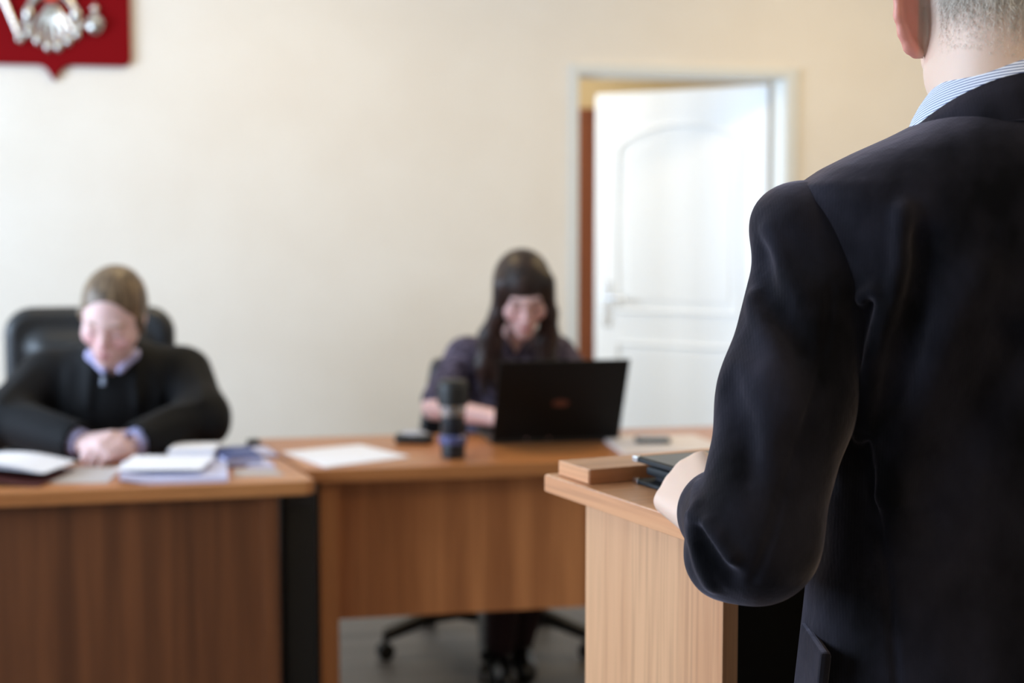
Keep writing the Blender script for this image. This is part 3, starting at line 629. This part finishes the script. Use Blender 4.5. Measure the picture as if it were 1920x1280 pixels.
# jacket: torso lofted between measured half-widths and depths
ZK = np.array([.70, .78, .90, 1.00, 1.08, 1.16, 1.25, 1.32, 1.37, 1.395, 1.410, 1.425, 1.440, 1.455, 1.468, 1.480])
AK = np.array([.200, .198, .190, .180, .172, .174, .182, .189, .197, .204, .200, .178, .148, .114, .088, .060])
BK = np.array([.140, .140, .136, .128, .122, .124, .130, .130, .125, .118, .113, .108, .101, .094, .086, .070])
YK = np.array([.005, .005, .005, .008, .012, .010, .0, -.008, -.014, -.018, -.020, -.020, -.020, -.018, -.014, -.010])
def loft(P):
    z = P[:, 2]; a = np.interp(z, ZK, AK); b = np.interp(z, ZK, BK); yc = np.interp(z, ZK, YK)
    x, y = np.abs(P[:, 0])/a, np.abs(P[:, 1]-yc)/b; n = 2.7
    q = (x**n+y**n)**(1/n); d = (q-1)*np.minimum(a, b)*.7
    return np.maximum(np.maximum(d, z-1.470), .70-z)
jb = [func(loft, (0, 0, 1.09), .50, .02)]
jb.append(sub(func(lambda P: np.maximum(np.maximum((np.abs(P[:, 0])-(P[:, 2]-1.10)*.26), .045-P[:, 1]), 1.10-P[:, 2]), (0, .1, 1.3), .25), .01))
jb.append(sub(func(lambda P: np.maximum(np.abs(P[:, 0])-.002-np.maximum(.98-P[:, 2], 0)*.25, .05-P[:, 1]), (0, .1, .9), .3), .01))
JACKET_FOLDS = [
    fold([(-.131, -.124, 1.385), (-.130, -.119, 1.339), (-.134, -.116, 1.32), (-.140, -.109, 1.297), (-.144, -.104, 1.283), (-.148, -.098, 1.255), (-.150, -.088, 1.20)], .0075, .008),
    fold([(-.157, -.100, 1.309), (-.150, -.106, 1.317), (-.145, -.107, 1.306), (-.148, -.102, 1.288), (-.151, -.095, 1.269), (-.152, -.088, 1.235), (-.153, -.079, 1.19)], .0065, .009),
    fold([(-.153, -.103, 1.306), (-.156, -.097, 1.283), (-.160, -.090, 1.255)], .007, -.010), fold([(-.138, -.112, 1.311), (-.1435, -.105, 1.290), (-.147, -.098, 1.268)], .005, -.006),
    fold([(-.118, -.126, 1.36), (-.116, -.120, 1.30), (-.128, -.106, 1.23)], .014, -.007),
    fold([(-.070, -.133, 1.33), (-.090, -.128, 1.29), (-.105, -.118, 1.248), (-.122, -.099, 1.185), (-.128, -.089, 1.137)], .016, .006), fold([(-.04, -.128, 1.27), (-.07, -.122, 1.2), (-.10, -.1, 1.12)], .02, -.006),
    fold([(.130, -.119, 1.37), (.134, -.116, 1.32), (.146, -.098, 1.26)], .010, .008), fold([(.150, -.106, 1.31), (.152, -.088, 1.235)], .008, -.009),
    fold([(-.148, -.080, 1.19), (-.140, -.081, 1.149), (-.135, -.082, 1.102), (-.128, -.089, 1.06), (-.126, -.096, 1.02), (-.122, -.106, .96), (-.120, -.112, .72)], .0032, -.0028),
    fold([(.148, -.080, 1.19), (.135, -.082, 1.102), (.126, -.096, 1.02), (.120, -.112, .72)], .0032, -.0028), fold([(0, -.125, 1.44), (0, -.135, 1.3), (0, -.11, 1.1), (0, -.135, .70)], .0032, -.0028)]
jb += JACKET_FOLDS
jk = solid('jacket', jb, (-.26, -.19, .68), (.26, .19, 1.50), .003, 'jacket', man, None, 1)
def sleeve(S_, E_, W_, s, folds):
    u = (W_-E_)/np.linalg.norm(W_-E_); mid = (S_+E_)/2+V3((s*.001, -.002, 0))
    pr = [cone(S_+V3((s*-.008, 0, .0)), mid, .067, .059, .02), ell(S_+V3((s*.026, .0, .036)), (.036, .05, .032), .03), cone(mid, E_, .059, .054, .02), cone(E_, W_, .055, .044, .02), ell(E_+V3((s*.030, .016, -.026)), (.028, .035, .028), .02), cone(W_, W_+u*.006, .044, .044, .01)]
    pr += folds
    pr.append(sub(cone(W_+u*.012, W_+u*.09, .038, .044, .002)))
    pr.append(sub(func(lambda P: -((P-(W_+u*.022))@u), W_+u*.06, .06, .001)))
    return pr
SLEEVE_FOLDS = [
    fold([(-.185, -.098, 1.32), (-.187, -.102, 1.297), (-.191, -.107, 1.274), (-.196, -.115, 1.252), (-.206, -.123, 1.221), (-.219, -.128, 1.181), (-.232, -.138, 1.146), (-.242, -.149, 1.116), (-.251, -.150, 1.089), (-.257, -.145, 1.074)], .0032, -.0032),
    fold([(-.292, -.03, 1.145), (-.296, -.07, 1.139), (-.299, -.101, 1.129), (-.301, -.104, 1.122)], .0065, .009),
    fold([(-.301, -.104, 1.122), (-.293, -.125, 1.118), (-.285, -.137, 1.109), (-.275, -.144, 1.094)], .007, .010), fold([(-.298, -.118, 1.112), (-.290, -.132, 1.096), (-.277, -.140, 1.078)], .009, -.011),
    fold([(-.303, -.085, 1.117), (-.302, -.115, 1.099), (-.296, -.118, 1.079), (-.288, -.118, 1.064)], .007, .008), fold([(-.300, -.05, 1.12), (-.303, -.06, 1.09), (-.296, -.07, 1.06)], .012, -.008),
    fold([(-.247, -.062, 1.31), (-.243, -.078, 1.295), (-.234, -.099, 1.274), (-.227, -.112, 1.245), (-.224, -.121, 1.22)], .012, .007), fold([(-.238, -.050, 1.345), (-.236, -.078, 1.309), (-.224, -.098, 1.285), (-.212, -.112, 1.27)], .012, -.008),
    fold([(-.232, -.060, 1.37), (-.222, -.077, 1.337), (-.208, -.092, 1.315)], .010, .005), fold([(-.268, -.09, 1.23), (-.263, -.106, 1.205), (-.253, -.130, 1.162)], .014, -.007), fold([(-.242, -.112, 1.245), (-.237, -.124, 1.203), (-.247, -.131, 1.16)], .013, .005),
    fold([(-.262, -.04, 1.20), (-.275, -.05, 1.175), (-.29, -.03, 1.155)], .012, -.009)]
solid('sleeve', sleeve(SL, EL, WL, -1, SLEEVE_FOLDS), (-.36, -.18, 1.0), (-.09, .26, 1.43), .0028, 'jacket', jk, None, 1)
solid('sleeve', sleeve(SR, ER, WR, 1, []), (.09, -.18, 1.0), (.36, .28, 1.43), .0045, 'jacket', jk, None, 2)
def band(name, inner, outer, a0, a1, m, parent, n=64, vper=.0027, rows=5):
    """a folded collar band round the neck: a closed strip between two rails with real thickness"""
    b = bmesh.new(); uvl = b.loops.layers.uv.new('UVMap'); g = []
    for i in range(n+1):
        th = a0+(a1-a0)*i/n; p, q = Vector(inner(th)), Vector(outer(th)); o = Vector((-math.sin(th), -math.cos(th), 0))
        row = [p+(q-p)*(j/rows)+o*.004*math.sin(PI*j/rows) for j in range(rows+1)]
        g.append([b.verts.new(v) for v in row]+[b.verts.new(v-o*.004-Vector((0, 0, .001))) for v in row[::-1]])
    nn = len(g[0])
    for i in range(n):
        for j in range(nn):
            k = (j+1) % nn; f = b.faces.new((g[i][j], g[i+1][j], g[i+1][k], g[i][k]))
            h = (Vector(outer(0))-Vector(inner(0))).length
            for l_, (jj, ii) in zip(f.loops, ((j, i), (j, i+1), (k, i+1), (k, i))):
                v = jj if jj <= rows else nn-1-jj
                l_[uvl].uv = (ii*.01, v/rows*h/vper)
    for row in (g[0], g[-1]):
        f = b.faces.new(row)
    bmesh.ops.recalc_face_normals(b, faces=b.faces)
    mm = MB(); mm.bm.free(); mm.bm = b; o = mm.build(name, m, parent, True); return o
def ring(rx, ryb, ryf, z0, dz, yc=0.0):
    return lambda th: (-rx*math.sin(th), yc-(ryb if math.cos(th) > 0 else ryf)*math.cos(th), z0-dz*(1-math.cos(th)))
sh = solid('shirt', [ell((0, .012, 1.25), (.165, .105, .20), .04), ell((0, .01, 1.02), (.15, .10, .16), .05), cone((-.10, -.01, 1.375), (.10, -.01, 1.375), .062, .062, .04), cone((0, -.01, 1.40), (0, -.008, 1.475), .072, .068, .02)], (-.2, -.14, .84), (.2, .16, 1.50), .006, 'shirt', man)
band('shirt_collar', ring(.0735, .083, .070, 1.525, .024), ring(.098, .098, .085, 1.480, .026), -R(160), R(160), 'shirt', sh)
band('jacket_collar', ring(.0855, .090, .080, 1.510, .042), ring(.104, .112, .098, 1.464, .026), -R(128), R(128), 'jacket', jk, 64, .01)
MB().box((-.186, -.035, .93), (.010, .10, .13), Matrix.Rotation(R(5), 3, 'Y'), .004).build('pocket_flap', 'jacket', jk)
MB().box((.186, -.035, .93), (.010, .10, .13), Matrix.Rotation(R(-5), 3, 'Y'), .004).build('pocket_flap', 'jacket', jk)
tr = [cone((-.07, 0, .93), (.07, 0, .93), .108, .108, .04)]
for s in (-1, 1): tr += [cone((s*.088, 0, .90), (s*.10, .008, .50), .098, .075, .03), cone((s*.10, .008, .50), (s*.11, -.005, .06), .072, .066, .02)]
tr.append(sub(func(lambda P: P[:, 2]-.04, (0, 0, -.2), .3), .005))
solid('trousers', tr, (-.25, -.15, 0), (.25, .15, 1.06), .007, 'trousers', man)
for s in (-1, 1):
    solid('shoe', [cone((s*.11, -.035, .045), (s*.117, .06, .045), .042, .044, .02), cone((s*.117, .06, .045), (s*.127, .175, .036), .044, .036, .02), cone((s*.11, -.01, .05), (s*.11, -.01, .10), .042, .045, .02), sub(func(lambda P: P[:, 2]-.004, (0, 0, -.3), .35), .003)], (s*.12-.08, -.12, -.01), (s*.12+.08, .25, .17), .005, 'shoe', man)
# cropped hair: a close cap plus some thousands of short strands grown off the scalp, thinner and shorter towards the nape
def strands(name, n, parent, m, me):
    co = np.empty(len(me.vertices)*3, np.float32); me.vertices.foreach_get('co', co); co = co.reshape(-1, 3)
    no = np.empty(len(me.vertices)*3, np.float32); me.vertices.foreach_get('normal', no); no = no.reshape(-1, 3)
    q = (co-HC_)@HR; x = np.abs(q[:, 0])
    low = -.062+.024*np.clip(x/.07, 0, 1)
    ok = (np.linalg.norm(q, axis=1) < .15) & (q[:, 2] > low-.012) & ((q[:, 1] < .02) | (q[:, 2] > .07)) & ~((x > .0705) & (q[:, 1] > -.035) & (q[:, 2] < .045))
    ids = np.nonzero(ok)[0]; b = bmesh.new(); up = HR[:, 2]
    for i in RNG.choice(ids, n):
        h = (q[i, 2]-low[i])/.06; fade = min(1, max(.0, h))
        if RNG.random() > .25+.9*fade: continue
        d = no[i]; p = co[i]+RNG.normal(size=3)*.0012-d*.0008
        ln = (.0035+.0095*fade)*(.6+.8*RNG.random())
        t = -up+RNG.normal(size=3)*.4; t -= d*(t@d); t /= np.linalg.norm(t)
        w_ = np.cross(d, t)*.0002*(.7+.6*fade); mdl = p+d*ln*.32+t*ln*.4; e = p+d*ln*.42+t*ln*.9
        v = [b.verts.new(x_) for x_ in (p-w_, p+w_, mdl+w_*.8, mdl-w_*.8, e)]; b.faces.new((v[0], v[1], v[2], v[3])); b.faces.new((v[3], v[2], v[4]))
    mm = MB(); mm.bm.free(); mm.bm = b; return mm.build(name, m, parent)
hcap = [ell(HC_+HR@V3((0, -.014, .034)), (.0775, .0955, .0855), .01, HR), sub(ell(HC_+HR@V3((0, .11, -.03)), (.085, .09, .085), .02, HR)), sub(func(lambda P: ((P-HC_)@HR)[:, 2]-(.012+.02*0), HC_+HR@V3((0, 0, -.06)), .16), .008)]
hr = solid('hair', hcap, (-.11, -.14, 1.54), (.11, .12, 1.72), .004, 'hair_grey', man)
strands('hair_strands', 90000, hr, 'hair_grey', man_body.data)

# ---------------------------------------------------------------- the robed woman
jd = thing('person', 'seated woman in black robe looking down, hands clasped on the paper-strewn desk', 'person', (-.345, 4.30, 0), PI)
hc, hr_ = V3((-.012, .262, 1.135)), rot(R(-12), R(-28), R(-9))
hpj, Tj = head(hc, hr_, 1.04)
jb2 = list(hpj)+[cone((0, .10, .98), Tj((0, -.03, -.06)), .052, .050, .02), ell((0, .04, .82), (.15, .10, .22), .05), ell((0, .02, .60), (.15, .11, .16), .05), cone((-.13, .05, .95), (.13, .05, .95), .05, .05, .05)]
JA = {1: ((.185, .05, .945), (.295, .17, .845), (.085, .355, .802)), -1: ((-.185, .05, .950), (-.250, .20, .845), (-.085, .365, .800))}
for s in (1, -1):
    S_, E_, W_ = JA[s]; jb2 += [cone(S_, E_, .046, .038, .03), cone(E_, W_, .036, .026, .02)]
    jb2 += [cone((s*.09, .0, .52), (s*.11, .42, .54), .075, .055, .04), cone((s*.11, .42, .54), (s*.11, .42, .1), .05, .036, .02), cone((s*.11, .41, .06), (s*.12, .55, .035), .032, .026, .02)]
jb2 += hand((.062, .378, .802), (-.80, .55, .10), (.25, .35, .9), -1, (.55, .75, .5), .06, (.2, .2), .95)
jb2 += hand((-.062, .392, .788), (.82, .55, .0), (-.3, .45, .84), 1, (.5, .7, .5), .06, (.2, .2), .95)
solid('body', jb2, (-.40, -.14, -.01), (.40, .60, 1.29), .0042, 'skin', jd, head_paint(hc, hr_, 1.04, (226, 190, 186), (186, 104, 112), (150, 122, 104), (220, 148, 156)))
rb = [ell((0, .045, .86), (.19, .135, .20), .05), ell((0, .03, .62), (.20, .15, .22), .06), cone((-.165, .05, .962), (.165, .05, .962), .066, .066, .05), cone((0, .06, .98), (0, .10, 1.015), .08, .072, .04)]
for s in (1, -1):
    S_, E_, W_ = [V3(x) for x in JA[s]]
    rb += [cone(S_+[s*.012, 0, 0], E_, .078, .066, .03), cone(E_, W_, .068, .056, .04), cone(E_+[0, 0, -.01], E_+[s*.02, .03, -.03], .06, .05, .03)]
    rb += [cone((s*.10, .02, .53), (s*.12, .44, .545), .105, .085, .06), cone((s*.12, .44, .54), (s*.13, .45, .14), .09, .10, .05)]
    rb += [fold([S_+[s*.03, .06, .03], (S_+E_)/2+[s*.03, .07, .03], E_+[0, .07, .05]], .014, .010), fold([(s*.06, .15, .98), (s*.07, .19, .86), (s*.05, .19, .70)], .014, .012), fold([(s*.12, .12, .97), (s*.13, .16, .88), (s*.11, .17, .75)], .013, .009), fold([E_+[-s*.02, .08, .04], (E_+W_)/2+[0, .03, .06], W_+[s*.02, 0, .05]], .012, .008)]
    rb += [sub(cone(W_+(W_-E_)*.02, W_+(W_-E_)*.3, .044, .06, .004))]
rb.append(sub(func(lambda P: np.maximum(np.abs(P[:, 0])-(P[:, 2]-.955)*.55, .09-P[:, 1]), (0, .15, 1.0), .12), .01))
solid('robe', rb, (-.46, -.18, .02), (.46, .60, 1.09), .0065, 'robe', jd)
cl = []
for s in (1, -1): cl += [cone((s*.066, .08, 1.030), (s*.060, .150, 1.015), .014, .013, .01), cone((s*.060, .150, 1.015), (s*.022, .180, .975), .013, .010, .01), cone((s*.066, .08, 1.030), (s*.02, .03, 1.05), .014, .014, .01)]
solid('shirt_collar', cl, (-.12, 0, .86), (.12, .25, 1.08), .004, 'lilac_shirt', jd)
for s in (1, -1):
    S_, E_, W_ = [V3(x) for x in JA[s]]; u = (W_-E_)/np.linalg.norm(W_-E_)
    solid('shirt_cuff', [cone(W_-u*.01, W_+u*.022, .041, .037, .004), sub(cone(W_+u*.016, W_+u*.08, .032, .034, .002)), sub(func(lambda P, q=W_+u*.03, n=u: -((P-q)@n), W_+u*.06, .06, .001))], tuple(W_-.08), tuple(W_+.08), .0035, 'lilac_shirt', jd)
MB().tube([Vector((.022, .186, .962)), Vector((.024, .192, .935))], [.006, .008], 12, .4).build('brooch', mat('dull_brooch', (112, 116, 130), .5, .3), jd, True)
hj = [ell(Tj((0, -.022, .036)), V3((.083, .098, .090))*1.04, .02, hr_), ell(Tj((0, -.03, -.01)), V3((.079, .085, .075))*1.04, .03, hr_), cone(Tj((0, -.11, .01)), Tj((0, -.135, -.03)), .036, .03, .02), cone(Tj((0, -.135, -.03)), Tj((0, -.12, -.16)), .028, .016, .02),
      sub(ell(Tj((0, .118, -.045)), V3((.072, .10, .114))*1.04, .012, hr_)), sub(ell(Tj((0, .06, -.115)), V3((.085, .09, .07))*1.04, .02, hr_))]
for k in range(-5, 6): hj.append(fold([Tj((.012*k+.01, .06, .10)), Tj((.016*k, -.02, .128-.0006*k*k)), Tj((.012*k, -.10, .07))], .004, -.0022))
for s in (1, -1): hj.append(cone(Tj((s*.074, .02, .01)), Tj((s*.07, -.02, -.05)), .014, .012, .01))
solid('hair', hj, tuple(hc-[.13, .24, .2]), tuple(hc+[.13, .16, .16]), .0035, 'hair_fair', jd)
for s in (1, -1): solid('shoe', [cone((s*.11, .40, .045), (s*.12, .56, .036), .042, .034, .02), sub(func(lambda P: P[:, 2]-.004, (0, 0, -.3), .5), .003)], (s*.12-.07, .33, -.01), (s*.12+.07, .62, .12), .006, 'shoe', jd)

# ---------------------------------------------------------------- the long-haired woman at the laptop
ck = thing('person', 'seated woman with long dark fringed hair in dark printed blouse behind the laptop', 'person', (.86, 4.47, 0), PI)
hc, hr_ = V3((-.004, .195, 1.178)), rot(R(-4), R(-30), R(2))
hpc, Tc = head(hc, hr_, 1.02, True, None)
cb2 = list(hpc)+[cone((0, .06, 1.0), Tc((0, -.03, -.06)), .048, .047, .02), ell((0, .03, .84), (.135, .09, .20), .05), ell((0, .01, .62), (.14, .10, .16), .05), cone((-.115, .04, .975), (.115, .04, .975), .042, .042, .05)]
CA = {1: ((.155, .03, .965), (.262, .15, .825), (.095, .335, .808)), -1: ((-.155, .03, .965), (-.25, .14, .825), (-.085, .335, .808))}
LEGS = {1: (V3((.085, .40, .54)), V3((.080, .27, .10))), -1: (V3((-.05, .40, .54)), V3((.005, .20, .10)))}
for s in (1, -1):
    S_, E_, W_ = CA[s]; cb2 += [cone(S_, E_, .042, .037, .03), cone(E_, W_, .037, .025, .02)]
    KN, AN = LEGS[s]; cb2 += [cone((s*.08, .0, .52), KN, .07, .05, .04), cone(KN, AN, .046, .034, .02), cone(AN-V3((0, .01, .04)), AN+V3((.005, .13, -.065)), .03, .025, .02)]
    cb2 += hand(W_, (-s*.35, .93, -.02), (0, .0, 1), -s, (.3, .5, .4), .12, (.3, .3), .92)
solid('body', cb2, (-.36, -.14, -.01), (.36, .52, 1.32), .0042, 'skin', ck, head_paint(hc, hr_, 1.02, (224, 182, 176), (190, 96, 104), (60, 42, 40), (218, 158, 158)))
bl = [ell((0, .03, .86), (.155, .112, .18), .05), ell((0, .01, .64), (.16, .12, .17), .05), cone((-.135, .035, .972), (.135, .035, .972), .055, .055, .05), cone((0, .05, .99), (0, .075, 1.02), .06, .055, .03)]
for s in (1, -1):
    S_, E_, W_ = [V3(x) for x in CA[s]]
    e2_ = S_+(E_-S_)*.88
    bl += [cone(S_, e2_, .058, .054, .04), fold([S_+[s*.03, .05, 0], (S_+E_)/2+[0, .06, 0], e2_+[-s*.02, .055, 0]], .012, .008), fold([(s*.04, .13, .95), (s*.06, .145, .84), (s*.04, .14, .7)], .012, .009)]
bl.append(sub(func(lambda P: np.maximum(np.abs(P[:, 0])-(P[:, 2]-.985)*.6, .06-P[:, 1]), (0, .15, 1.0), .12), .01))
solid('blouse', bl, (-.36, -.16, .46), (.36, .28, 1.08), .006, 'blouse', ck)
hk = [ell(Tc((0, -.016, .034)), V3((.089, .104, .094)), .02, hr_), ell(Tc((0, -.035, -.02)), V3((.086, .088, .09)), .03, hr_), sub(ell(Tc((0, .128, -.066)), V3((.056, .095, .092)), .012, hr_)), sub(ell(Tc((0, .06, -.12)), V3((.055, .085, .08)), .015, hr_))]
for s in (1, -1):
    hk += [cone(Tc((s*.066, .030, .05)), Tc((s*.074, .045, -.05)), .026, .026, .03), cone(Tc((s*.076, .043, -.05)), (s*.092, .155, 1.04), .028, .034, .02), cone((s*.092, .155, 1.04), (.112 if s > 0 else -.095, .150, .95), .034, .026, .02), cone((.112 if s > 0 else -.095, .150, .95), (.108 if s > 0 else -.09, .150, .86), .026, .008, .02), cone((s*.07, .165, 1.02), (s*.075, .150, .88), .022, .007, .02)]
hk += [cone(Tc((0, -.09, .0)), (0, -.02, 1.02), .07, .075, .03), cone((-.05, -.03, 1.02), (-.06, -.075, .82), .05, .035, .03), cone((.05, -.03, 1.02), (.06, -.075, .82), .05, .035, .03)]
for s in (-1, 1):
    for k in range(3): hk.append(fold([Tc((s*(.05+.014*k), .05, .07)), Tc((s*(.078+.006*k), .03-.01*k, -.02)), (s*(.088+.01*k), .165-.012*k, 1.03), (s*(.08+.01*k), .185-.012*k, .92)], .004, -.003))
solid('hair', hk, (-.17, -.16, .78), (.17, .34, 1.33), .004, 'hair_dark', ck)
tk = [cone((-.06, .0, .53), (.06, .0, .53), .10, .10, .04)]
for s in (1, -1): KN, AN = LEGS[s]; tk += [cone((s*.08, .0, .53), KN, .088, .066, .04), cone(KN, AN, .063, .046, .02)]
tk.append(sub(func(lambda P: P[:, 2]-.07, (0, .2, -.2), .35), .005))
solid('trousers', tk, (-.22, -.16, .03), (.22, .52, .68), .007, 'clerk_trousers', ck)
for s in (1, -1):
    A_ = LEGS[s][1]
    solid('boot', [cone(A_+V3((0, -.02, -.055)), A_+V3((.007, .14, -.064)), .042, .034, .02), cone(A_+V3((0, -.015, -.05)), A_+V3((0, -.005, .07)), .044, .046, .02), sub(func(lambda P: P[:, 2]-.004, (0, 0, -.3), .5), .003)], (A_[0]-.07, A_[1]-.08, -.01), (A_[0]+.08, A_[1]+.2, .24), .006, 'shoe', ck)
